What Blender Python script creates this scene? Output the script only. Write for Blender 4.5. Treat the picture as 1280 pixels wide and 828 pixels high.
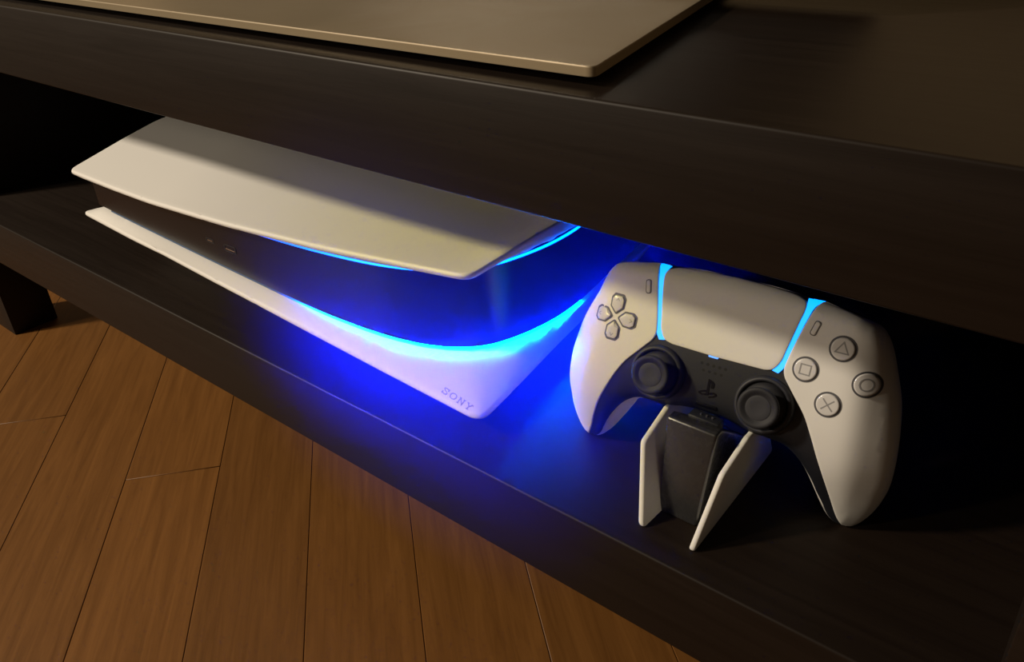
import bpy, bmesh, math, random
import numpy as np
from mathutils import Vector, Matrix
from mathutils.geometry import delaunay_2d_cdt

random.seed(4)
for o in list(bpy.data.objects):
    bpy.data.objects.remove(o)
SC = bpy.context.scene
COL = SC.collection
CM = 0.01                      # every length below is in centimetres

# ---------------------------------------------------------------- camera
cam_d = bpy.data.cameras.new('camera')
cam = bpy.data.objects.new('camera', cam_d)
COL.objects.link(cam)
cam_d.sensor_width = 36.0
cam_d.lens = 36.0 * 1026.0 / 1280.0
cam_d.clip_start = 0.01
RC = np.array([[0.7757088, 0.2900714, -0.5604769],
               [0.6294822, -0.4190077, 0.6543583],
               [-0.0450336, -0.8604017, -0.5076228]])
M = Matrix.Identity(4)
for i in range(3):
    M[i][0] = RC[i][0]
    M[i][1] = -RC[i][1]
    M[i][2] = -RC[i][2]
M.translation = Vector((0.0, -24.5, 28.616)) * CM
cam.matrix_world = M
SC.camera = cam

# ---------------------------------------------------------------- world, lamps, exposure
W = bpy.data.worlds.new('room_glow')
SC.world = W
W.use_nodes = True
bg = W.node_tree.nodes['Background']
bg.inputs[0].default_value = (1.0, 0.66, 0.36, 1)
bg.inputs[1].default_value = 0.07
SC.view_settings.view_transform = 'Standard'
SC.view_settings.look = 'None'
SC.view_settings.gamma = 1.0
SC.view_settings.use_curve_mapping = False
SC.view_settings.exposure = 0.0
def ceiling_lamp(loc, watts, size):
    ld = bpy.data.lights.new('ceiling_lamp', 'AREA')
    ld.shape = 'DISK'
    ld.size = size
    ld.energy = watts
    ld.color = (1.0, 0.85, 0.65)
    lo = bpy.data.objects.new('ceiling_lamp', ld)
    COL.objects.link(lo)
    lo.location = loc
    lo.rotation_euler = (Vector((-0.4, 0.05, 0.1)) - lo.location).to_track_quat('-Z', 'Y').to_euler()
ceiling_lamp((-2.0, -1.6, 1.71), 65, 0.24)
ceiling_lamp((-2.6, -3.6, 1.66), 50, 0.3)

# ---------------------------------------------------------------- materials
def mat(name, col, rough=0.5, spec=0.5, metal=0.0, emit=None, estr=0.0, coat=0.0):
    m = bpy.data.materials.new(name)
    m.use_nodes = True
    b = m.node_tree.nodes['Principled BSDF']
    b.inputs['Base Color'].default_value = (*col, 1)
    b.inputs['Roughness'].default_value = rough
    b.inputs['Specular IOR Level'].default_value = spec
    b.inputs['Metallic'].default_value = metal
    b.inputs['Coat Weight'].default_value = coat
    b.inputs['Coat Roughness'].default_value = 0.08
    if emit:
        b.inputs['Emission Color'].default_value = (*emit, 1)
        b.inputs['Emission Strength'].default_value = estr
    return m

def nodes(m):
    nt = m.node_tree
    return nt, nt.nodes, nt.links, nt.nodes['Principled BSDF']

def wood(name, c0, c1, rough, axis_scale, spec=0.5, bump=0.15, vary=False, rvar=0.08):
    m = mat(name, c0, rough, spec)
    nt, N, L, b = nodes(m)
    tc = N.new('ShaderNodeTexCoord')
    mp = N.new('ShaderNodeMapping')
    mp.inputs['Scale'].default_value = axis_scale
    L.new(tc.outputs['Object'], mp.inputs['Vector'])
    n1 = N.new('ShaderNodeTexNoise')
    n1.inputs['Scale'].default_value = 1.0
    n1.inputs['Detail'].default_value = 8
    n1.inputs['Roughness'].default_value = 0.65
    n1.inputs['Distortion'].default_value = 0.6
    vec = mp.outputs[0]
    if vary:
        oi = N.new('ShaderNodeObjectInfo')
        ml = N.new('ShaderNodeVectorMath')
        ml.operation = 'SCALE'
        ml.inputs[0].default_value = (37.0, 91.0, 13.0)
        L.new(oi.outputs['Random'], ml.inputs['Scale'])
        ad = N.new('ShaderNodeVectorMath')
        L.new(vec, ad.inputs[0])
        L.new(ml.outputs[0], ad.inputs[1])
        vec = ad.outputs[0]
    L.new(vec, n1.inputs['Vector'])
    cr = N.new('ShaderNodeValToRGB')
    cr.color_ramp.elements[0].position = 0.33
    cr.color_ramp.elements[0].color = (*c0, 1)
    cr.color_ramp.elements[1].position = 0.68
    cr.color_ramp.elements[1].color = (*c1, 1)
    L.new(n1.outputs['Fac'], cr.inputs[0])
    out = cr.outputs[0]
    if vary:
        hs = N.new('ShaderNodeHueSaturation')
        mr = N.new('ShaderNodeMapRange')
        mr.inputs['To Min'].default_value = 0.86
        mr.inputs['To Max'].default_value = 1.12
        L.new(oi.outputs['Random'], mr.inputs['Value'])
        L.new(mr.outputs[0], hs.inputs['Value'])
        L.new(out, hs.inputs['Color'])
        out = hs.outputs[0]
    L.new(out, b.inputs['Base Color'])
    bp = N.new('ShaderNodeBump')
    bp.inputs['Strength'].default_value = bump
    bp.inputs['Distance'].default_value = 0.001
    L.new(n1.outputs['Fac'], bp.inputs['Height'])
    L.new(bp.outputs[0], b.inputs['Normal'])
    rr = N.new('ShaderNodeMapRange')
    rr.inputs['To Min'].default_value = rough - rvar
    rr.inputs['To Max'].default_value = rough + rvar
    L.new(n1.outputs['Fac'], rr.inputs['Value'])
    L.new(rr.outputs[0], b.inputs['Roughness'])
    return m

def grain(m, scale=900.0, strength=0.12, dist=0.0002):
    nt, N, L, b = nodes(m)
    tc = N.new('ShaderNodeTexCoord')
    n1 = N.new('ShaderNodeTexNoise')
    n1.inputs['Scale'].default_value = scale
    n1.inputs['Detail'].default_value = 3
    L.new(tc.outputs['Object'], n1.inputs['Vector'])
    bp = N.new('ShaderNodeBump')
    bp.inputs['Strength'].default_value = strength
    bp.inputs['Distance'].default_value = dist
    L.new(n1.outputs['Fac'], bp.inputs['Height'])
    L.new(bp.outputs[0], b.inputs['Normal'])
    return m

def smudge(m, lo, hi, scale=30.0):
    nt, N, L, b = nodes(m)
    tc = N.new('ShaderNodeTexCoord')
    n1 = N.new('ShaderNodeTexNoise')
    n1.inputs['Scale'].default_value = scale
    n1.inputs['Detail'].default_value = 6
    n1.inputs['Distortion'].default_value = 1.0
    L.new(tc.outputs['Object'], n1.inputs['Vector'])
    mr = N.new('ShaderNodeMapRange')
    mr.inputs['From Min'].default_value = 0.35
    mr.inputs['From Max'].default_value = 0.65
    mr.inputs['To Min'].default_value = lo
    mr.inputs['To Max'].default_value = hi
    L.new(n1.outputs['Fac'], mr.inputs['Value'])
    L.new(mr.outputs[0], b.inputs['Roughness'])
    return m

DARKWOOD = wood('dark_wood', (0.0085, 0.0050, 0.0032), (0.0125, 0.0076, 0.0050), 0.48, (6, 160, 160), 0.26, 0.06)
FLOORWOOD = wood('floor_wood', (0.130, 0.052, 0.0100), (0.190, 0.079, 0.016), 0.5, (9, 150, 90), 0.35, 0.1, vary=True)
SUBFLOOR = mat('subfloor', (0.03, 0.015, 0.006), 0.8)
WALLPAINT = grain(mat('wall_paint', (0.55, 0.42, 0.26), 0.85, 0.3), 250, 0.2, 0.0005)
WHITE = grain(mat('white_plastic', (0.78, 0.77, 0.75), 0.48, 0.4), 1400, 0.1, 0.0001)
SHELLWHITE = grain(mat('shell_white', (0.74, 0.73, 0.71), 0.5, 0.4), 1600, 0.1, 0.0001)
PIANO = mat('piano_black', (0.005, 0.005, 0.007), 0.24, 0.4)
MATTBLACK = grain(mat('matt_black', (0.008, 0.009, 0.014), 0.5, 0.45), 1500, 0.2, 0.0001)
RUBBER = grain(mat('rubber', (0.013, 0.0135, 0.019), 0.65, 0.4), 1200, 0.25, 0.0002)
RUBBERTOP = mat('rubber_smooth', (0.022, 0.023, 0.031), 0.55, 0.4)
CLEARBTN = mat('clear_button', (0.66, 0.65, 0.65), 0.2, 0.5, coat=0.7)
GREYMARK = mat('grey_mark', (0.27, 0.27, 0.28), 0.5)
GROOVE = mat('groove', (0.09, 0.09, 0.10), 0.5)
EMBOSS = mat('emboss_grey', (0.36, 0.36, 0.38), 0.45)
STEEL = mat('port_metal', (0.75, 0.75, 0.76), 0.2, 0.5, 1.0)
BRONZE = smudge(mat('bronze_metal', (0.28, 0.225, 0.15), 0.5, 0.5, 0.35), 0.46, 0.54, 12)
BRONZEEDGE = mat('bronze_edge', (0.36, 0.29, 0.19), 0.45, 0.5, 0.6)
BLACKPLASTIC = mat('black_plastic', (0.012, 0.012, 0.012), 0.5)
SCREEN = mat('screen', (0.004, 0.004, 0.005), 0.15, 0.5)
HOLE = mat('hole', (0.002, 0.002, 0.002), 0.8)
GLOW = mat('pad_light', (0.1, 0.2, 0.4), 0.4, emit=(0.0, 0.24, 1.0), estr=2.5)
DOTGLOW = mat('dot_light', (0.1, 0.2, 0.4), 0.4, emit=(0.08, 0.28, 1.0), estr=1.6)

def strip_material(name, watts, x0, x1, p):
    m = mat(name, (0.05, 0.1, 0.2), 0.4, emit=(0.0, 0.06, 1.0), estr=1.0)
    nt, N, L, b = nodes(m)
    tc = N.new('ShaderNodeTexCoord')
    sx = N.new('ShaderNodeSeparateXYZ')
    L.new(tc.outputs['Object'], sx.inputs[0])
    mr = N.new('ShaderNodeMapRange')       # the strip gets dimmer towards its far end
    mr.interpolation_type = 'SMOOTHSTEP'
    mr.inputs['From Min'].default_value = x0
    mr.inputs['From Max'].default_value = x1
    mr.inputs['To Min'].default_value = 0.0
    mr.inputs['To Max'].default_value = 1.0
    L.new(sx.outputs[0], mr.inputs['Value'])
    pw = N.new('ShaderNodeMath')
    pw.operation = 'POWER'
    pw.inputs[1].default_value = p
    L.new(mr.outputs[0], pw.inputs[0])
    mu = N.new('ShaderNodeMath')
    mu.operation = 'MULTIPLY'
    mu.inputs[1].default_value = watts
    L.new(pw.outputs[0], mu.inputs[0])
    L.new(mu.outputs[0], b.inputs['Emission Strength'])
    return m
UPPERGLOW = strip_material('upper_light', 17.0, -0.05, 0.16, 1.6)
LOWERGLOW = strip_material('lower_light', 1700.0, 0.02, 0.17, 2.5)

# ---------------------------------------------------------------- mesh helpers
class MB:
    def __init__(s):
        s.v = []
        s.f = []
    def add(s, vs, fs):
        k = len(s.v)
        s.v += [tuple(map(float, p)) for p in vs]
        s.f += [tuple(i + k for i in q) for q in fs]
        return s

def link(name, mb, m, parent=None, origin=(0, 0, 0), smooth=40, bevel=0.0, seg=2):
    me = bpy.data.meshes.new(name)
    ox, oy, oz = origin
    me.from_pydata([((x - ox) * CM, (y - oy) * CM, (z - oz) * CM) for x, y, z in mb.v], [], mb.f)
    bm = bmesh.new()
    bm.from_mesh(me)
    bmesh.ops.remove_doubles(bm, verts=bm.verts, dist=1e-6)
    bmesh.ops.recalc_face_normals(bm, faces=bm.faces)
    if bevel:
        es = [e for e in bm.edges if len(e.link_faces) == 2 and e.calc_face_angle(0) > 0.6]
        bmesh.ops.bevel(bm, geom=es, offset=bevel * CM, segments=seg, affect='EDGES', profile=0.5)
    for f in bm.faces:
        f.smooth = True
    bm.to_mesh(me)
    bm.free()
    me.set_sharp_from_angle(angle=math.radians(smooth))
    me.materials.append(m)
    o = bpy.data.objects.new(name, me)
    COL.objects.link(o)
    if parent:
        o.parent = parent
    else:
        o.location = Vector(origin) * CM
    return o

def empty(name, loc, label, cat):
    o = bpy.data.objects.new(name, None)
    COL.objects.link(o)
    o.location = Vector(loc) * CM
    o.empty_display_size = 0.02
    o['label'] = label
    o['category'] = cat
    return o

def box(mb, a, b):
    x0, y0, z0 = a
    x1, y1, z1 = b
    return mb.add([(x0, y0, z0), (x1, y0, z0), (x1, y1, z0), (x0, y1, z0), (x0, y0, z1), (x1, y0, z1), (x1, y1, z1), (x0, y1, z1)],
                  [(0, 3, 2, 1), (4, 5, 6, 7), (0, 1, 5, 4), (1, 2, 6, 5), (2, 3, 7, 6), (3, 0, 4, 7)])

def lathe(mb, prof, c, n=40):
    """prof: (r, z) from the axis outwards; closes on r = 0."""
    vs, fs = [], []
    for r, z in prof:
        for k in range(n):
            a = 2 * math.pi * k / n
            vs.append((c[0] + r * math.cos(a), c[1] + r * math.sin(a), c[2] + z))
    for i in range(len(prof) - 1):
        for k in range(n):
            k2 = (k + 1) % n
            fs.append((i * n + k, i * n + k2, (i + 1) * n + k2, (i + 1) * n + k))
    fs.append(tuple(range(n)))
    fs.append(tuple((len(prof) - 1) * n + k for k in range(n)))
    return mb.add(vs, fs)

def tube(mb, path, r, n=8):
    P = [Vector(p) for p in path]
    vs, fs = [], []
    for i, p in enumerate(P):
        t = (P[min(i + 1, len(P) - 1)] - P[max(i - 1, 0)]).normalized()
        u = t.cross(Vector((0, 0, 1)))
        u = u.normalized() if u.length > 1e-6 else Vector((1, 0, 0))
        w = u.cross(t)
        for k in range(n):
            a = 2 * math.pi * k / n
            vs.append(tuple(p + (u * math.cos(a) + w * math.sin(a)) * r))
    for i in range(len(P) - 1):
        for k in range(n):
            k2 = (k + 1) % n
            fs.append((i * n + k, i * n + k2, (i + 1) * n + k2, (i + 1) * n + k))
    fs.append(tuple(range(n)))
    fs.append(tuple((len(P) - 1) * n + k for k in range(n)))
    return mb.add(vs, fs)

def catmull(P, n=6, closed=False):
    P = [np.array(p, float) for p in P]
    N = len(P)
    out = []
    for i in range(N if closed else N - 1):
        p1, p2 = P[i], P[(i + 1) % N]
        p0 = P[(i - 1) % N] if closed or i > 0 else 2 * p1 - p2
        p3 = P[(i + 2) % N] if closed or i < N - 2 else 2 * p2 - p1
        d1, d2, d3 = [max(np.linalg.norm(q - p) ** 0.5, 1e-4) for p, q in ((p0, p1), (p1, p2), (p2, p3))]
        b1 = (d1 * d1 * p2 - d2 * d2 * p0 + (2 * d1 * d1 + 3 * d1 * d2 + d2 * d2) * p1) / (3 * d1 * (d1 + d2))
        b2 = (d3 * d3 * p1 - d2 * d2 * p3 + (2 * d3 * d3 + 3 * d3 * d2 + d2 * d2) * p2) / (3 * d3 * (d3 + d2))
        for k in range(n):
            t = k / n
            out.append((1 - t) ** 3 * p1 + 3 * (1 - t) ** 2 * t * b1 + 3 * (1 - t) * t * t * b2 + t ** 3 * p2)
    if not closed:
        out.append(P[-1])
    return out

def rounded(P, R, n=6):
    """polygon with every corner rounded; R is one radius or a list."""
    P = [np.array(p, float) for p in P]
    N = len(P)
    if not hasattr(R, '__len__'):
        R = [R] * N
    out = []
    for i in range(N):
        p, a, b = P[i], P[i - 1], P[(i + 1) % N]
        u, w = a - p, b - p
        lu, lw = np.linalg.norm(u), np.linalg.norm(w)
        u, w = u / lu, w / lw
        ang = math.acos(max(-1, min(1, u @ w)))
        t = min(R[i] / max(math.tan(ang / 2), 1e-3), lu * 0.48, lw * 0.48)
        s, e = p + u * t, p + w * t
        for k in range(n + 1):
            q = k / n
            out.append((1 - q) ** 2 * s + 2 * q * (1 - q) * p + q * q * e)
    return out

def resample(P, step):
    P = [np.array(p, float) for p in P]
    Q = P + [P[0]]
    out = []
    for a, b in zip(Q[:-1], Q[1:]):
        n = max(1, int(np.linalg.norm(b - a) / step))
        for k in range(n):
            out.append(a + (b - a) * k / n)
    return out

def thin(P, step):
    out = [P[0]]
    for p in P[1:]:
        if np.linalg.norm(p - out[-1]) >= step:
            out.append(p)
    if np.linalg.norm(out[-1] - out[0]) < step * 0.6:
        out.pop()
    return out

def area(P):
    P = np.array(P)
    x, y = P[:, 0], P[:, 1]
    return 0.5 * np.sum(x * np.roll(y, -1) - np.roll(x, -1) * y)

def dist_to(poly, pts, closed=True):
    A = np.array(poly, float)
    B = np.roll(A, -1, axis=0)
    if not closed:
        A, B = A[:-1], B[:-1]
    pts = np.array(pts, float).reshape(-1, 2)
    best = np.full(len(pts), 1e9)
    for a, b in zip(A, B):
        d = b - a
        L2 = max(d @ d, 1e-12)
        t = np.clip(((pts - a) @ d) / L2, 0, 1)
        q = a + t[:, None] * d
        best = np.minimum(best, np.linalg.norm(pts - q, axis=1))
    return best

def inside(poly, pts):
    A = np.array(poly, float)
    B = np.roll(A, -1, axis=0)
    pts = np.array(pts, float).reshape(-1, 2)
    x, y = pts[:, 0], pts[:, 1]
    c = np.zeros(len(pts), bool)
    for a, b in zip(A, B):
        k = (a[1] > y) != (b[1] > y)
        with np.errstate(divide='ignore', invalid='ignore'):
            xx = (b[0] - a[0]) * (y - a[1]) / (b[1] - a[1]) + a[0]
        c ^= k & (x < xx)
    return c

def pillow(outline, top, bot, grid, insets, mb=None):
    """solid over a 2-D outline; top(x, y, d) and bot(x, y, d) give heights, d = distance to the outline."""
    mb = mb or MB()
    P = [np.array(p, float) for p in outline]
    if area(P) < 0:
        P = P[::-1]
    A = np.array(P)
    nx = np.roll(A, -1, 0) - np.roll(A, 1, 0)
    nrm = np.stack([-nx[:, 1], nx[:, 0]], 1)
    nrm /= np.linalg.norm(nrm, axis=1)[:, None] + 1e-9
    pts = [A]
    for s in insets:
        q = A + nrm * s
        q = q[inside(P, q)]
        if len(q):
            q = q[dist_to(P, q) > s * 0.9]
        if len(q):
            keep = [0]
            for i in range(1, len(q)):
                if np.linalg.norm(q[i] - q[keep[-1]]) > min(0.35 * grid, max(0.35 * s, 0.02)):
                    keep.append(i)
            pts.append(q[keep])
    lo_, hi_ = A.min(0), A.max(0)
    gx, gy = np.meshgrid(np.arange(lo_[0], hi_[0], grid), np.arange(lo_[1], hi_[1], grid))
    g = np.stack([gx.ravel(), gy.ravel()], 1)
    g = g[inside(P, g)]
    if len(g):
        g = g[dist_to(P, g) > (insets[-1] if insets else 0) + 0.4 * grid]
        pts.append(g)
    allp = np.concatenate(pts)
    r = delaunay_2d_cdt([Vector(p) for p in allp], [], [list(range(len(A)))], 1, 1e-5)
    V = np.array([(p.x, p.y) for p in r[0]])
    F = r[2]
    d = dist_to(P, V)
    n = len(V)
    zt = top(V[:, 0], V[:, 1], d) + 0 * d
    zb = bot(V[:, 0], V[:, 1], d) + 0 * d
    vs = [(V[i, 0], V[i, 1], zt[i]) for i in range(n)] + [(V[i, 0], V[i, 1], zb[i]) for i in range(n)]
    fs = [tuple(f) for f in F] + [tuple(n + i for i in reversed(f)) for f in F]
    cnt = {}
    for f in F:
        for a, b in zip(f, list(f[1:]) + [f[0]]):
            k = (min(a, b), max(a, b))
            cnt[k] = (cnt[k][0] + 1, a, b) if k in cnt else (1, a, b)
    for c, a, b in cnt.values():
        if c == 1:
            fs.append((a, n + a, n + b, b))
    return mb.add(vs, fs)

def rim(d, r):
    """how far a rounded rim of radius r falls at distance d from the edge."""
    q = np.clip(r - d, 0, r)
    return r - np.sqrt(np.maximum(r * r - q * q, 0))

def itp(x, xs, ys):
    return np.interp(x, xs, ys)

# ================================================================ setting
FLOOR_Z = -15.2
H0, T0 = 15.606, 5.12           # opening between the boards, board thickness
sub = link('floor', box(MB(), (-190, -150, FLOOR_Z - 3), (90, 62, FLOOR_Z - 1.02)), SUBFLOOR)
sub['kind'] = 'structure'
ang = math.atan2(0.65, -0.76)
u = np.array([math.cos(ang), math.sin(ang)])          # along the planks
nv = np.array([u[1], -u[0]])                          # across the planks (grows to the lower right)
PW = 7.66
joints = {0: -71.0, 1: 52.0}
plank_meshes = {}

def plank_mesh(L):
    key = round(L, 1)
    if key not in plank_meshes:
        mb = box(MB(), (-L / 2 + 0.03, -PW / 2 + 0.015, -1.0), (L / 2 - 0.015, PW / 2 - 0.015, 0))
        tmp = link('plank', mb, FLOORWOOD, sub, bevel=0.04, seg=1)
        plank_meshes[key] = tmp.data
        bpy.data.objects.remove(tmp)
    return plank_meshes[key]

def joint_t(p):
    return np.array(p) @ u
butt = {-1: joint_t((-75.0, -6.2)), 0: joint_t((-75.0, -6.2)) - 31, 1: joint_t((-57.2, -2.6)), 2: joint_t((-57.2, -2.6)) + 40, 3: 55.0}
L = 91.0
for k in range(-8, 13):
    n0 = -46.55 + PW * k                              # centre line across
    t0 = butt.get(k, (k * 37.0) % L)
    for j in range(-3, 4):
        ta = t0 + j * L
        c = u * (ta + L / 2) + nv * n0
        if -150 < c[0] < 60 and -110 < c[1] < 44:
            o = bpy.data.objects.new('plank', plank_mesh(L))
            COL.objects.link(o)
            o.parent = sub
            o.location = (c[0] * CM, c[1] * CM, FLOOR_Z * CM)
            o.rotation_euler = (0, 0, ang)
wall = link('wall_back', box(MB(), (-190, 62, FLOOR_Z - 3), (90, 66, 200)), WALLPAINT)
wall['kind'] = 'structure'

# ================================================================ tv bench
XL, XR, DEP = -94.6, 0.6, 44.0
bench = empty('tv_bench', (-47, 22, FLOOR_Z), 'long dark brown wooden TV bench with thick top board and open lower shelf', 'tv bench')
BO = (-47, 22, FLOOR_Z)
link('top_board', box(MB(), (XL - 5, 0, H0), (XR + 5, DEP, H0 + T0)), DARKWOOD, bench, BO, bevel=0.13, seg=3)
link('lower_shelf', box(MB(), (XL - 5, 0, -T0), (XR + 5, DEP, 0)), DARKWOOD, bench, BO, bevel=0.13, seg=3)
link('side_panel', box(MB(), (XL - 4.8, 0.1, 0), (XL, DEP, H0)), DARKWOOD, bench, BO, bevel=0.08)
link('side_panel', box(MB(), (XR, 0.1, 0), (XR + 4.8, DEP, H0)), DARKWOOD, bench, BO, bevel=0.08)
link('back_panel', box(MB(), (XL, DEP - 1.2, 0), (XR, DEP - 0.2, H0)), DARKWOOD, bench, BO)
for lx in (-97.9, -1.0):
    for ly in (0.05, DEP - 4.75):
        link('leg', box(MB(), (lx, ly, FLOOR_Z), (lx + 5.0, ly + 4.7, -T0)), DARKWOOD, bench, BO, bevel=0.08)

# ================================================================ television
ZT = H0 + T0
tvo = (-46, 12, ZT)
tv = empty('television', tvo, 'television on a flat bronze metal base plate on the bench top', 'television')
bp_out = rounded([(-17.35, 1.2), (-23.2, 26.5), (-68.8, 26.5), (-74.65, 1.2)], 0.35, 5)
link('base_plate', pillow(resample(bp_out, 1.5), lambda x, y, d: ZT + 0.80 - rim(d, 0.06), lambda x, y, d: ZT + 0.40 + 0 * d, 3.0, [0.03, 0.08, 0.5]), BRONZE, tv, tvo, smooth=50)
band = MB()
bo = [np.array(p) for p in bp_out]
for i in range(len(bo)):
    a, b = bo[i], bo[(i + 1) % len(bo)]
    c = np.array([-46.0, 10.0])
    ea, eb = a + (a - c) / np.linalg.norm(a - c) * 0.03, b + (b - c) / np.linalg.norm(b - c) * 0.03
    band.add([(*ea, ZT + 0.42), (*eb, ZT + 0.42), (*eb, ZT + 0.74), (*ea, ZT + 0.74)], [(0, 1, 2, 3)])
link('edge_band', band, BRONZEEDGE, tv, tvo, smooth=60)
pads = [(-24, 3.5), (-68, 3.5), (-26, 24), (-66, 24)]
for px, py in pads:
    link('rubber_foot', lathe(MB(), [(0.9, 0), (0.9, 0.42)], (px, py, ZT), 20), RUBBER, tv, tvo)
link('neck', box(MB(), (-51, 20.5, ZT + 0.75), (-41, 23.0, ZT + 12)), BLACKPLASTIC, tv, tvo, bevel=0.3)
scr = link('screen_panel', box(MB(), (-78.6, 18.5, ZT + 0.8), (-13.4, 21, ZT + 40)), BLACKPLASTIC, tv, tvo, bevel=0.3)
link('screen', box(MB(), (-77.6, 18.42, ZT + 2.3), (-14.4, 18.56, ZT + 39)), SCREEN, scr, tvo)

# ================================================================ game console
CZ = 11.5                                              # top and bottom mirror about CZ / 2
XE = [-69, -56, -46, -37, -28, -25.3]
def z_edge(x): return itp(x, XE, [7.72, 7.98, 8.55, 9.25, 10.1, 10.36])
def z_slope(x): return itp(x, XE, [0.245, 0.26, 0.13, 0.03, -0.07, -0.03])
def y_front(x): return itp(x, [-69, -60, -47, -36, -25.3], [1.9, 1.55, 1.45, 1.6, 2.0])
def z_top(x, y):
    t = y - y_front(x)
    t = np.where(t < 7.5, t, 7.5 + 2.0 * (1 - np.exp(-(t - 7.5) / 2.0)))      # eases into a plateau
    return z_edge(x) + z_slope(x) * t - 1.3 * np.clip((y - 14) / 13, 0, 1) ** 2
def z_core(x): return itp(x, [-69, -67, -47, -38, -30, -25], [4.65, 4.6, 3.7, 3.3, 3.0, 2.9])
front = [(x, float(y_front(x))) for x in np.linspace(-69, -25.3, 12)]
plate_poly = front + [(-25.65, 5.2), (-26.1, 8.9), (-26.5, 12.4), (-27.3, 20), (-28, 26.5), (-47, 27.4), (-66.5, 26.5), (-68.3, 16), (-69.0, 7)]
rad = [0.7] + [3] * 10 + [0.95] + [3] * 4 + [2] + [4] + [2] + [4] * 2
plate_out = resample(rounded(plate_poly, rad, 6), 0.8)
core_curve = catmull([(-67.0, 2.6), (-60, 2.55), (-47, 2.55), (-38, 2.7), (-33, 3.35), (-30.2, 4.35), (-28.2, 6.0), (-27.1, 8.9), (-26.75, 12.4), (-27.6, 19), (-28.4, 25)], 8)
core_out = [np.array(p) for p in core_curve] + [np.array(p) for p in [(-45, 26), (-64, 25.2), (-67.0, 24), (-67.3, 14)]]
def inner_share(x, y, d):
    P = np.stack([x, y], 1)
    dc = dist_to(core_out, P)
    dc[inside(core_out, P)] = 0
    s = d / (d + dc + 1e-6)
    return np.clip(s, 0, 1)
def bot_outer(x, y, d): return CZ - z_top(x, y) + rim(d, 0.16)
def bot_inner(x, y, d):
    s = inner_share(x, y, d)
    e = CZ - z_top(x, y) + 0.34
    zc = z_core(x)
    return zc - (zc - e) * (1 - s) ** 1.25 - rim(d, 0.16)
co = (-47, 14, 0)
con = empty('game_console', co, 'white and black game console lying flat on the lower shelf, its edges glowing blue', 'game console')
INS = [0.04, 0.1, 0.18, 0.45, 0.9]
bplate = link('bottom_plate', pillow(plate_out, bot_inner, bot_outer, 0.7, INS), WHITE, con, co, smooth=55)
link('top_plate', pillow(plate_out, lambda x, y, d: CZ - bot_outer(x, y, d), lambda x, y, d: CZ - bot_inner(x, y, d), 0.7, INS), WHITE, con, co, smooth=55)
core = link('core', pillow(resample(core_out, 0.8), lambda x, y, d: CZ - z_core(x) + 0.12, lambda x, y, d: z_core(x) + 0.30 - 0.5 * np.clip((d - 0.3) / 0.2, 0, 1), 2.0, [0.3, 0.5]), PIANO, con, co, smooth=35)
bulge = rounded([(-66.5, 4.2), (-44, 4.0), (-40, 8), (-41, 24), (-65, 25)], [2.5, 4, 4, 3, 3], 6)
link('disc_drive_housing', pillow(resample(bulge, 1.0), lambda x, y, d: CZ - z_top(x, y) + 0.9, lambda x, y, d: CZ - z_top(x, y) + 0.2 - (CZ - z_top(x, y) + 0.2) * np.clip(d / 2.8, 0, 1) ** 0.6, 1.5, [0.1, 0.4, 1.0, 2.0, 2.8]), WHITE, con, co, smooth=60)
link('base_stand', lathe(MB(), [(3.6, 0), (3.8, 0.4), (3.2, 1.9)], (-36, 17, 0), 32), MATTBLACK, con, co)

def strip_path(top, off, dz, ymax):
    out = []
    C = [np.array(p) for p in core_curve]
    for i, p in enumerate(C):
        t = C[min(i + 1, len(C) - 1)] - C[max(i - 1, 0)]
        t = t / np.linalg.norm(t)
        q = p + np.array([t[1], -t[0]]) * off
        if (q[0] > (-50.5 if top else -66) or i > 40) and q[1] < ymax:
            z = float(z_core(q[0])) + dz
            out.append((q[0], q[1], CZ - z if top else z))
    return out
link('light_strip', tube(MB(), strip_path(True, 0.02, 0.12, 17.5), 0.08), UPPERGLOW, con, co)
link('light_strip', tube(MB(), strip_path(False, -0.16, 0.13, 14.0), 0.1), LOWERGLOW, con, co)

def port(name, x0, x1, zc, h, y):
    p = MB()
    ring = rounded([(x0, zc - h), (x1, zc - h), (x1, zc + h), (x0, zc + h)], h * 0.8, 5)
    inn = rounded([(x0 + .07, zc - h + .07), (x1 - .07, zc - h + .07), (x1 - .07, zc + h - .07), (x0 + .07, zc + h - .07)], h * 0.6, 5)
    n = len(ring)
    vs = [(a[0], y - 0.03, a[1]) for a in ring] + [(a[0], y - 0.03, a[1]) for a in inn] + [(a[0], y + 0.02, a[1]) for a in inn] + [(a[0], y + 0.02, a[1]) for a in ring]
    fs = []
    for i in range(n):
        j = (i + 1) % n
        fs += [(i, j, n + j, n + i), (n + i, n + j, 2 * n + j, 2 * n + i), (3 * n + i, 3 * n + j, j, i)]
    p.add(vs, fs)
    o = link(name, p, BLACKPLASTIC, con, co)
    t = MB()
    if h > 0.2:
        box(t, (x0 + .16, y - 0.035, zc - 0.1), (x1 - .16, y - 0.005, zc - 0.03))
    else:
        box(t, (x0 + .2, y - 0.035, zc - 0.03), (x1 - .2, y - 0.005, zc + 0.03))
    link('port_tongue', t, STEEL, o, co)
port('usb_c_port', -51.1, -50.1, 5.78, 0.17, 2.55)
port('usb_a_port', -48.9, -47.5, 5.72, 0.28, 2.55)

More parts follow.
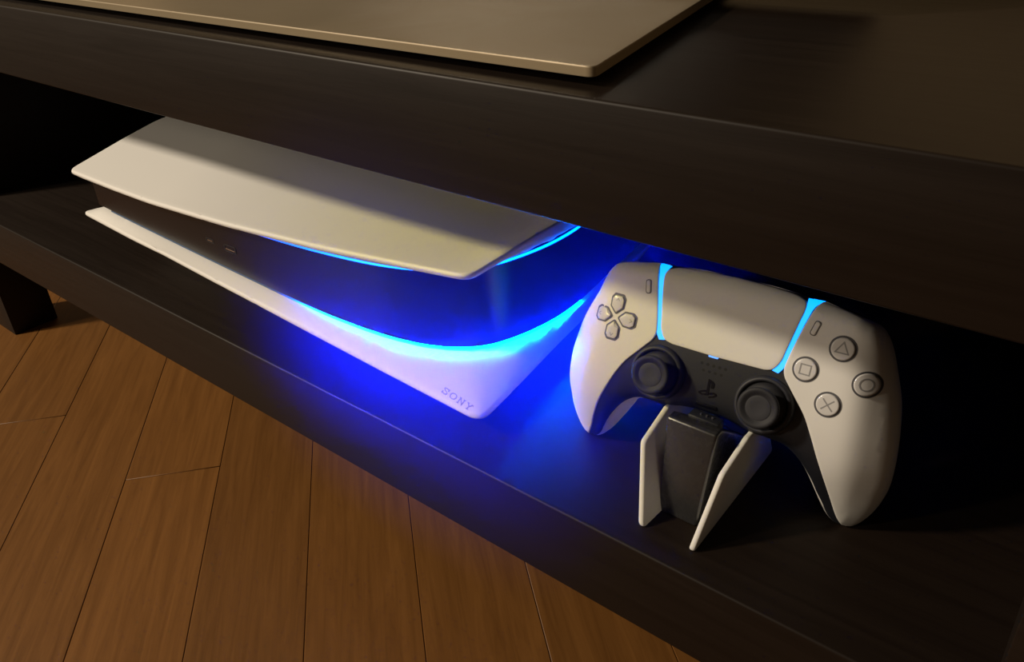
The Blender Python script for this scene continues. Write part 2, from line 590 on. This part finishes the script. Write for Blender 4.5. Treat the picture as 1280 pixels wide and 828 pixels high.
# raised lettering on the inner face of the bottom plate
STROKES = {
    'S': [[(.86, .82), (.70, .97), (.45, 1.0), (.18, .93), (.12, .75), (.28, .60), (.70, .44), (.88, .28), (.80, .08), (.52, 0), (.25, .03), (.10, .20)], [(.86, 1.0), (.86, .72)], [(.10, .02), (.10, .30)]],
    'O': [[(.5, 1), (.85, .88), (1.0, .5), (.85, .12), (.5, 0), (.15, .12), (0, .5), (.15, .88), (.5, 1)]],
    'N': [[(.18, 0), (.18, 1)], [(.18, 1), (.85, 0)], [(.85, 0), (.85, 1)], [(.02, 1), (.3, 1)], [(.03, 0), (.33, 0)], [(.70, 1), (1.0, 1)]],
    'Y': [[(.12, 1), (.5, .48)], [(.88, 1), (.5, .48)], [(.5, .48), (.5, 0)], [(0, 1), (.28, 1)], [(.72, 1), (1, 1)], [(.33, 0), (.67, 0)]],
}
let = MB()
cx = 0.0
org, ex, ey = np.array([-28.45, 2.22]), np.array([1.0, -0.045]), np.array([0.045, 1.0])
LH = 0.32
segs = []
for ch in 'SONY':
    for st in STROKES[ch]:
        for (ax, ay), (bx, by) in zip(st[:-1], st[1:]):
            vert = abs(by - ay) > abs(bx - ax)
            segs.append(((cx + ax * .44, ay * LH), (cx + bx * .44, by * LH), 0.034 if vert else 0.02))
    cx += 0.60
for a, b, w in segs:
    a, b = np.array(a), np.array(b)
    t = (b - a) / (np.linalg.norm(b - a) + 1e-9)
    s = np.array([-t[1], t[0]]) * w
    q = [a + s - t * w * .5, a - s - t * w * .5, b - s + t * w * .5, b + s + t * w * .5]
    Wp = np.array([org + ex * p[0] + ey * p[1] for p in q])
    dd = dist_to(plate_out, Wp)
    z = bot_inner(Wp[:, 0], Wp[:, 1], dd)
    let.add([(*Wp[i], z[i] - 0.02) for i in range(4)] + [(*Wp[i], z[i] + 0.025) for i in range(4)], [(0, 1, 2, 3), (4, 5, 6, 7), (0, 1, 5, 4), (1, 2, 6, 5), (2, 3, 7, 6), (3, 0, 4, 7)])
link('lettering', let, EMBOSS, bplate, co)

# ================================================================ game controller (its own axes: x right, y up the face, z out of the face)
pad = empty('game_controller', (0, 0, 0), 'white and black game controller with blue light bars propped upright on the charging dock', 'game controller')
PA = np.array([[0.9960089, -0.0294073, 0.0842698], [0.0890881, 0.3850192, -0.9185987], [-0.0054320, 0.9224399, 0.3861024]])
PO = np.array([-13.7746, 5.6241, 6.1529])
PM = Matrix.Identity(4)
for i in range(3):
    for j in range(3):
        PM[i][j] = PA[i][j]
PM.translation = Vector(PO) * CM
pad.matrix_world = PM

def mirror(P): return [np.array([-p[0], p[1]]) for p in P][::-1]
def mm(P): return [np.array(p, float) / 10 for p in P]
outer_h = mm([(36, 52), (46, 50.6), (54, 49.2), (61, 47.4), (64.5, 46), (68.5, 41.5), (75.0, 27), (79.3, 15.5), (82.2, 2), (83.9, -13), (83.8, -27), (81.3, -38), (78, -45.5), (74, -51), (70.5, -53.3)])
inner_h = mm([(66.5, -53), (62, -49.5), (57.5, -41), (51.2, -30), (45, -22.5), (38, -18), (30, -17), (22, -17), (14, -15), (6, -14)])
oc = catmull(outer_h + inner_h, 5)
half = [np.array([0, 5.40]), np.array([1.8, 5.35])] + oc + [np.array([0, -1.4])]
SIL = resample(thin(half + mirror(half[1:-1]), 0.12), 0.2)
SILA = np.array(SIL)
def crest(x, y):
    ax = np.abs(x)
    lower = itp(y, [-5.4, -4.5, -3.6, -2.6, -1.7, -0.5, 1.0, 6], [-2.45, -1.9, -1.3, -0.75, -0.37, -0.1, 0.0, 0.0])
    topfall = -0.25 * np.clip((y - 4.0) / 1.4, 0, 1) ** 2
    side = -0.25 * np.clip((ax - 4.5) / 3.5, 0, 1) ** 2
    return lower + topfall + side
def edge_w(x, y):
    ax = np.abs(x)
    out = np.clip((ax - 5.6) / 1.6, 0, 1)
    top = np.clip((y - 3.0) / 1.6, 0, 1)
    return 0.75 + 2.15 * out * (1 - 0.55 * top)
def drop(x, y):
    ax = np.abs(x)
    out = np.clip((ax - 5.6) / 1.6, 0, 1)
    return (0.7 + 1.25 * out) * itp(y, [-5.4, -4.6, -3.0], [0.5, 0.65, 1.0])
def front_raw(x, y):
    P = np.stack([x, y], 1)
    d = np.minimum(dist_to(SIL, P), 9)
    d[~inside(SIL, P)] = 0
    q = np.clip(d / edge_w(x, y), 0, 1)
    return crest(x, y) - drop(x, y) * (1 - np.sqrt(np.maximum(1 - (1 - q) ** 2.0, 0))), d
# the face is sampled once on a fine grid and smoothed away from the rim, so that no creases are left
GS, GX0, GY0, GNX, GNY = 0.06, -9.0, -6.0, 301, 201
_gx, _gy = np.meshgrid(GX0 + GS * np.arange(GNX), GY0 + GS * np.arange(GNY))
_z, _d = front_raw(_gx.ravel(), _gy.ravel())
_m = (_d > 0).astype(float).reshape(GNY, GNX)
_z = _z.reshape(GNY, GNX)
_d = _d.reshape(GNY, GNX)
def blur(a, sg):
    n = int(3 * sg)
    k = np.exp(-0.5 * (np.arange(-n, n + 1) / sg) ** 2)
    k /= k.sum()
    a = np.apply_along_axis(lambda v: np.convolve(v, k, 'same'), 0, a)
    return np.apply_along_axis(lambda v: np.convolve(v, k, 'same'), 1, a)
_b = blur(_z * _m, 6) / np.maximum(blur(_m, 6), 1e-3)
_w = np.clip((_d - 0.1) / 0.9, 0, 1)
_w = _w * _w * (3 - 2 * _w)
_diff = (_b - _z) * _w
def front_z(x, y):
    z, d = front_raw(np.asarray(x, float), np.asarray(y, float))
    fx = np.clip((x - GX0) / GS, 0, GNX - 1.001)
    fy = np.clip((y - GY0) / GS, 0, GNY - 1.001)
    ix, iy = fx.astype(int), fy.astype(int)
    tx, ty = fx - ix, fy - iy
    c = _diff[iy, ix] * (1 - tx) * (1 - ty) + _diff[iy, ix + 1] * tx * (1 - ty) + _diff[iy + 1, ix] * (1 - tx) * ty + _diff[iy + 1, ix + 1] * tx * ty
    return z + c
def sil_z(x, y): return crest(x, y) - drop(x, y)
def fz(x, y): return float(front_z(np.array([x], float), np.array([y], float))[0])
def shrink(P, s):
    A = np.array(P)
    if area(A) < 0:
        A = A[::-1]
    nx = np.roll(A, -1, 0) - np.roll(A, 1, 0)
    n = np.stack([-nx[:, 1], nx[:, 0]], 1)
    n /= np.linalg.norm(n, axis=1)[:, None] + 1e-9
    return [p for p in A + n * s]

# back shell; along the inside of each grip it stands out beyond the face
back_in = mm([(68, -51.8), (63.5, -51.6), (57, -45.5), (50, -35), (43.6, -25.5), (37.5, -18.6), (30, -16.7), (22, -16.7), (14, -14.7), (6, -13.7)])
bh = [np.array([0, 5.34]), np.array([1.8, 5.30])] + catmull([p * 0.994 for p in outer_h] + back_in, 5) + [np.array([0, -1.37])]
BACK = resample(thin(bh + mirror(bh[1:-1]), 0.12), 0.2)
def back_top(x, y, d):
    P = np.stack([x, y], 1)
    o = dist_to(SIL, P)
    o[inside(SIL, P)] = 0
    return sil_z(x, y) - 0.04 - 2.6 * o
def back_bot(x, y, d):
    ax = np.abs(x)
    th = itp(ax, [0, 3.2, 5.5, 9], [1.3, 1.5, 2.1, 2.1]) * itp(y, [-5.4, -3.5, 0, 5.4], [0.75, 0.95, 1.0, 0.7])
    q = np.clip(d / 1.7, 0, 1)
    return np.minimum(sil_z(x, y) - 0.08 - th * np.sqrt(np.maximum(1 - (1 - q) ** 2, 0)), back_top(x, y, d) - 0.05)
link('back_shell', pillow(BACK, back_top, back_bot, 0.4, [0.03, 0.1, 0.25, 0.5, 0.9, 1.4]), SHELLWHITE, pad, smooth=60)
# black middle body
ib = mm([(38, 50), (41, 46), (37.5, 30), (36, 20), (40, 13.5), (48, 3), (57, -15), (64, -33), (68.0, -44), (69.5, -50)])
mid_r = catmull(ib, 4) + [p for p in catmull(inner_h, 5)] + [np.array([0, -1.4])]
mid_half = [np.array([0, 5.36]), np.array([3.4, 5.2])] + mid_r
MID = resample(thin(mid_half + mirror(mid_half[1:-1]), 0.1), 0.14)
link('center_body', pillow(MID, lambda x, y, d: front_z(x, y) - 0.09, lambda x, y, d: sil_z(x, y) - 0.05, 0.35, [0.05, 0.12, 0.25, 0.45, 0.75]), MATTBLACK, pad, smooth=50)
# white face shells
sh_in = mm([(68.4, -51.6), (66.6, -48.5), (64.6, -44), (62.0, -36.6), (57.8, -26), (53.8, -17.3), (48.6, -6.5), (44.3, 0.8), (39, 7.2), (35.2, 11.7), (32.4, 15.2), (31.3, 18.8), (31.7, 23), (33.2, 31), (36.0, 43), (37.6, 48.5)])
shell_r = catmull(sh_in, 5) + rounded(mm([(37.6, 48.5), (39, 51.6), (43, 51.8)]), 0.2, 4)[5:10] + catmull(outer_h[1:], 5)
shell_r = thin(shell_r, 0.09)
def shell_bot(x, y, d): return np.maximum(front_z(x, y) - 0.35, sil_z(x, y) - 0.04)
shell_parts = {}
for sgn, nm in ((1, 'right_shell'), (-1, 'left_shell')):
    P = shell_r if sgn > 0 else mirror(shell_r)
    shell_parts[sgn] = link(nm, pillow(P, lambda x, y, d: front_z(x, y) - rim(d, 0.05), shell_bot, 0.22, [0.02, 0.05, 0.15, 0.3, 0.5]), SHELLWHITE, pad, smooth=50)
# touchpad
tp = mm([(0, 53.3), (18, 52.8), (29.5, 51.5), (33.2, 49.8), (33.9, 47.5), (33, 41), (30.4, 26.5), (29.4, 21.5), (26.6, 17.0), (22, 15.6), (0, 15.3)])
tph = [tp[0]] + catmull(tp[1:-1], 6) + [tp[-1]]
TP = resample(thin(tph + mirror(tph[1:-1]), 0.1), 0.14)
link('touchpad', pillow(TP, lambda x, y, d: front_z(x, y) + 0.03 - rim(d, 0.06), lambda x, y, d: front_z(x, y) - 0.2, 0.25, [0.02, 0.06, 0.2]), SHELLWHITE, pad, smooth=50)
# light bars in the gap between touchpad and shells
lo_ = catmull(mm([(39.6, 51.6), (37.4, 49.0), (35.7, 43), (33.0, 30.5), (31.5, 22.5), (31.0, 18.8), (29.3, 16.0)]), 6)
li_ = catmull(mm([(26.4, 16.6), (29.1, 21.2), (30.2, 26.5), (32.8, 41), (33.9, 48.0), (33.0, 51.6)]), 6)
BAR = thin(lo_ + li_, 0.08)
for sgn in (1, -1):
    P = BAR if sgn > 0 else mirror(BAR)
    link('light_bar', pillow(P, lambda x, y, d: front_z(x, y) - 0.035, lambda x, y, d: front_z(x, y) - 0.2, 0.3, []), GLOW, pad)
link('status_light', pillow(rounded(mm([(-3.6, 14.6), (1.2, 14.6), (1.2, 15.9), (-3.6, 15.9)]), 0.05, 3), lambda x, y, d: front_z(x, y) - 0.02, lambda x, y, d: front_z(x, y) - 0.15, 1, []), DOTGLOW, pad)

def prism_on(P, lift, depth, m, parent, name, rr=0.0, off=0.0, grid=0.2, ins=None):
    P = [np.array(p, float) for p in P]
    return link(name, pillow(P, lambda x, y, d: front_z(x, y) + lift - (rim(d, rr) if rr else 0), lambda x, y, d: front_z(x, y) - depth, grid, ins if ins is not None else ([rr * .3, rr * .7, rr] if rr else [])), m, parent, smooth=50)

def circle(c, r, n=36): return [np.array([c[0] + r * math.cos(2 * math.pi * k / n), c[1] + r * math.sin(2 * math.pi * k / n)]) for k in range(n)]
def on_front(P, lift): return [(p[0], p[1], fz(p[0], p[1]) + lift) for p in P]
def ring_mesh(c, r0, r1, lift, n=40):
    mb = MB()
    a, b = on_front(circle(c, r0, n), lift), on_front(circle(c, r1, n), lift)
    a2, b2 = on_front(circle(c, r0, n), lift - .04), on_front(circle(c, r1, n), lift - .04)
    vs = a + b + b2 + a2
    fs = []
    for i in range(n):
        j = (i + 1) % n
        fs += [(i, j, n + j, n + i), (n + i, n + j, 2 * n + j, 2 * n + i), (2 * n + i, 2 * n + j, 3 * n + j, 3 * n + i), (3 * n + i, 3 * n + j, j, i)]
    return mb.add(vs, fs)
def stroke_mesh(paths, w, lift, closed=False):
    mb = MB()
    for P in paths:
        P = [np.array(p, float) for p in P]
        for a, b in zip(P[:-1], P[1:]):
            t = (b - a) / np.linalg.norm(b - a)
            s = np.array([-t[1], t[0]]) * w / 2
            q = [a + s - t * w / 2, a - s - t * w / 2, b - s + t * w / 2, b + s + t * w / 2]
            mb.add(on_front(q, lift) + on_front(q, lift - .05), [(0, 1, 2, 3), (4, 5, 6, 7), (0, 1, 5, 4), (1, 2, 6, 5), (2, 3, 7, 6), (3, 0, 4, 7)])
    return mb

# face buttons
BT = {'triangle': (5.33, 3.42), 'square': (4.05, 2.12), 'circle': (6.60, 2.12), 'cross': (5.32, 0.86)}
for kind, c in BT.items():
    c = np.array(c)
    b = prism_on(circle(c, 0.50), 0.10, 0.2, CLEARBTN, pad, 'face_button', 0.07)
    link('button_ring', ring_mesh(c, 0.50, 0.585, 0.012), GROOVE, b)
    if kind == 'circle':
        s = ring_mesh(c, 0.23, 0.29, 0.108)
    elif kind == 'square':
        s = stroke_mesh([[c + np.array(p) * .22 for p in ((-1, -1), (1, -1), (1, 1), (-1, 1), (-1, -1))]], .06, .108)
    elif kind == 'triangle':
        s = stroke_mesh([[c + np.array(p) * .30 for p in ((0, 1.0), (.92, -.60), (-.92, -.60), (0, 1.0))]], .06, .108)
    else:
        s = stroke_mesh([[c + np.array((-.22, -.22)), c + np.array((.22, .22))], [c + np.array((-.22, .22)), c + np.array((.22, -.22))]], .06, .108)
    link('button_symbol', s, GREYMARK, b)
# directional pad
DC = np.array([-5.42, 2.11])
petal = [(-.30, .16), (-.0, -.23), (.30, .16), (.40, .38), (.38, .68), (.20, .80), (-.20, .80), (-.38, .68), (-.40, .38)]
petal = [(0, .14), (.37, .50), (.39, .95), (.24, 1.16), (-.24, 1.16), (-.39, .95), (-.37, .50)]
for k in range(4):
    a = k * math.pi / 2
    R = np.array([[math.cos(a), -math.sin(a)], [math.sin(a), math.cos(a)]])
    big = rounded([DC + R @ (np.array(p) * np.array((1.08, 1)) + np.array((0, (p[1] - .65) * .08))) for p in petal], .12, 4)
    sm = rounded([DC + R @ (np.array((0, .65)) + (np.array(p) - np.array((0, .65))) * .86) for p in petal], .10, 4)
    b = prism_on(sm, 0.09, 0.2, CLEARBTN, pad, 'direction_button', 0.06)
    prism_on(big, 0.012, 0.1, GROOVE, b, 'button_ring')
    tip = DC + R @ np.array((0, .92))
    link('button_symbol', stroke_mesh([[tip + R @ np.array((-.08, -.08)), tip + R @ np.array((0, .04)), tip + R @ np.array((.08, -.08))]], .035, .098), GREYMARK, b)
# create and options buttons
for sx in (-1, 1):
    c = np.array((sx * 4.02, 4.0))
    tilt = math.radians(-sx * 13)
    R = np.array([[math.cos(tilt), -math.sin(tilt)], [math.sin(tilt), math.cos(tilt)]])
    cap = lambda w, h: [c + R @ p for p in rounded([(-w, -h), (w, -h), (w, h), (-w, h)], w * .95, 5)]
    b = prism_on(cap(.11, .31), 0.05, 0.1, SHELLWHITE, pad, 'small_button', 0.04)
    prism_on(cap(.15, .35), 0.012, 0.1, GROOVE, b, 'button_ring')
# thumbsticks
for sx in (-1, 1):
    c = (sx * 2.65, 0.0, 0.0)
    st = link('thumbstick', lathe(MB(), [(1.08, -.10), (1.02, .06), (.88, .16), (.62, .24), (.46, .30), (.42, .62), (.60, .70)], c, 44), RUBBER, pad, smooth=45)
    link('stick_cap', lathe(MB(), [(.55, .66), (.86, .72), (.94, .80), (.96, .89), (.92, .96), (.84, .985), (.74, .96), (.64, .90), (.58, .875)], c, 48), RUBBER, st, smooth=60)
    link('stick_disc', lathe(MB(), [(.60, .80), (.57, .892), (.52, .90), (.3, .885), (.05, .88)], c, 40), RUBBERTOP, st, smooth=60)
    link('stick_ring', lathe(MB(), [(1.10, -.12), (1.12, .10), (1.17, .17), (1.25, .17), (1.33, .10), (1.38, -.12)], c, 56), RUBBERTOP, st, smooth=60)
# speaker holes
for y, n, w in ((1.08, 5, 1.16), (0.76, 4, .88)):
    for i in range(n):
        x = -.02 + (-.5 + i / (n - 1)) * w
        link('speaker_hole', lathe(MB(), [(.075, -.02), (.075, .002)], (x, y, fz(x, y) - 0.09), 14), HOLE, pad)
# home button shaped as an emblem: an upright letter P standing on a lying letter S
PX = lambda x, y: np.array((-.02 + x * .95, -.02 + y * .95))
home = MB()
def slab(mb, P, lift):
    P = [np.array(p, float) for p in P]
    pillow(P, lambda x, y, d: front_z(x, y) + lift, lambda x, y, d: front_z(x, y) - .1, 5, [], mb)
slab(home, [PX(-.10, -.42), PX(.03, -.37), PX(.03, .28), PX(.09, .26), PX(.09, .02), PX(.22, .02), PX(.25, .14), PX(.24, .28), PX(.16, .38), PX(.02, .43), PX(-.10, .46)], -.062)
slab(home, [PX(.06, -.33), PX(.30, -.24), PX(.36, -.28), PX(.28, -.34), PX(.06, -.42), PX(.06, -.50), PX(.34, -.40), PX(.46, -.29), PX(.43, -.20), PX(.28, -.15), PX(.06, -.23)], -.062)
slab(home, [PX(-.13, -.22), PX(-.36, -.30), PX(-.38, -.35), PX(-.28, -.37), PX(-.13, -.32), PX(-.13, -.41), PX(-.30, -.45), PX(-.48, -.40), PX(-.50, -.31), PX(-.36, -.22), PX(-.13, -.14)], -.062)
link('home_button', home, PIANO, pad)
prism_on(rounded(mm([(-5.5, -10.6), (5.5, -10.6), (5.5, -8.4), (-5.5, -8.4)]), .09, 4), -.05, .3, PIANO, pad, 'mute_button', 0.03)
# shoulder buttons and triggers along the top, behind the face
for sx in (1, -1):
    bum = mm([(39, 47), (54, 45), (60, 42), (65, 36), (68, 38), (66, 43), (60.5, 46.6), (54, 48.6), (42, 50.8)])
    tri = mm([(41, 45), (55, 43), (61, 39), (64, 34), (66, 38), (61, 45), (55, 48.5), (43, 50)])
    bum, tri = (bum, tri) if sx > 0 else (mirror(bum), mirror(tri))
    link('bumper', pillow(rounded(bum, .25, 4), lambda x, y, d: -1.12 - 0.06 * np.abs(x) + 0 * d - rim(d, .12), lambda x, y, d: -1.75 - 0.06 * np.abs(x) + rim(d, .12), .5, [.04, .12]), MATTBLACK, pad, smooth=50)
    link('trigger', pillow(rounded(tri, .25, 4), lambda x, y, d: -2.2 - .06 * np.abs(x) + 0 * d, lambda x, y, d: -3.9 - .06 * np.abs(x) + rim(d, .5), .5, [.1, .3, .5]), MATTBLACK, pad, smooth=50)

# ================================================================ charging dock
do = (-13.4, 5.5, 0)
dock = empty('charging_dock', do, 'small charging dock with white angled side panels and glossy black block under the controller', 'charging dock')
# profile of a side panel in (y, z)
prof = rounded([(1.32, 0.0), (3.05, 3.72), (5.4, 4.38), (7.6, 4.2), (10.6, 0.0)], [.25, .45, .3, .3, .3], 6)
TH = 0.30
for side in (-1, 1):
    mb = pillow(resample(prof, 0.4), lambda x, y, d: TH / 2 - rim(d, .11), lambda x, y, d: -TH / 2 + rim(d, .11), .8, [.02, .05, .08, .12])
    vs = []
    for (y, z, t) in mb.v:
        # the panels splay outwards as they rise
        if side < 0:
            x = -14.55 - (15.72 - 14.55) * z / 3.72 + 0.05 * (y - 3) - t
        else:
            x = -12.00 + (12.00 - 11.58) * z / 3.72 - 0.02 * (y - 3) + t
        vs.append((x, y, z))
    m2 = MB()
    m2.v, m2.f = vs, mb.f
    link('side_panel', m2, WHITE, dock, do, smooth=50)
blk = MB()
def ring(y, z, x0, x1): return [(x0, y, z), (x1, y, z)]
# front face leans back; the top slopes away under the controller
sec = [(2.95, 0.0), (4.0, 4.98), (4.6, 4.95), (6.3, 3.7), (8.6, 1.9), (9.0, 0.0)]
def bx(z): return (-14.62 - .08 * z, -12.55 + .03 * z)
vs = []
for y, z in sec:
    a, b = bx(z)
    vs += [(a, y, z), (b, y, z)]
n = len(sec)
fs = [(2 * i, 2 * i + 1, (2 * i + 3) % (2 * n), (2 * i + 2) % (2 * n)) for i in range(n)]
fs += [tuple(2 * i for i in range(n)), tuple(2 * i + 1 for i in reversed(range(n)))]
blk.add(vs, fs)
DOCKBLACK = smudge(mat('dock_black', (0.016, 0.016, 0.018), 0.2, 0.5, coat=1.0), 0.16, 0.36, 260)
DOCKBLACK.node_tree.nodes['Principled BSDF'].inputs['Coat Roughness'].default_value = 0.33
block = link('block', blk, DOCKBLACK, dock, do, smooth=35, bevel=0.14, seg=5)
# connector behind the block that holds the controller's lower edge
con_mb = box(MB(), (-14.3, 4.75, 4.0), (-12.7, 5.35, 4.98))
cn = link('connector', con_mb, MATTBLACK, dock, do, bevel=0.08)
for k in range(3):
    link('contact_pin', lathe(MB(), [(.05, 0), (.06, .06), (.02, .09)], (-13.75 + .3 * k, 5.05, 4.97), 12), STEEL, cn, do)

# ================================================================ scattering volume added to imitate lens glare around the console
GLARE = bpy.data.materials.new('lens_glare')
GLARE.use_nodes = True
nt = GLARE.node_tree
nt.nodes.remove(nt.nodes['Principled BSDF'])
vsn = nt.nodes.new('ShaderNodeVolumeScatter')
vsn.inputs['Color'].default_value = (0.02, 0.06, 1.0, 1)
vsn.inputs['Anisotropy'].default_value = 0.0
geo = nt.nodes.new('ShaderNodeTexCoord')
dv = nt.nodes.new('ShaderNodeVectorMath')
dv.operation = 'DISTANCE'
dv.inputs[1].default_value = (-0.285, 0.06, 0.05)      # the added glare fades out away from the console's corner
nt.links.new(geo.outputs['Object'], dv.inputs[0])
mr = nt.nodes.new('ShaderNodeMapRange')
mr.interpolation_type = 'SMOOTHERSTEP'
mr.inputs['From Min'].default_value = 0.0
mr.inputs['From Max'].default_value = 0.18
mr.inputs['To Min'].default_value = 9.0
mr.inputs['To Max'].default_value = 0.0
nt.links.new(dv.outputs['Value'], mr.inputs['Value'])
nt.links.new(mr.outputs[0], vsn.inputs['Density'])
nt.links.new(vsn.outputs[0], nt.nodes['Material Output'].inputs['Volume'])
glare_box = link('lens_glare', box(MB(), (-48, -3, -5), (-8, 26, 23)), GLARE)
glare_box['kind'] = 'stuff'
glare_box['label'] = 'bluish volume added as lens glare around the lit console on the shelf'
glare_box['category'] = 'lens_glare'
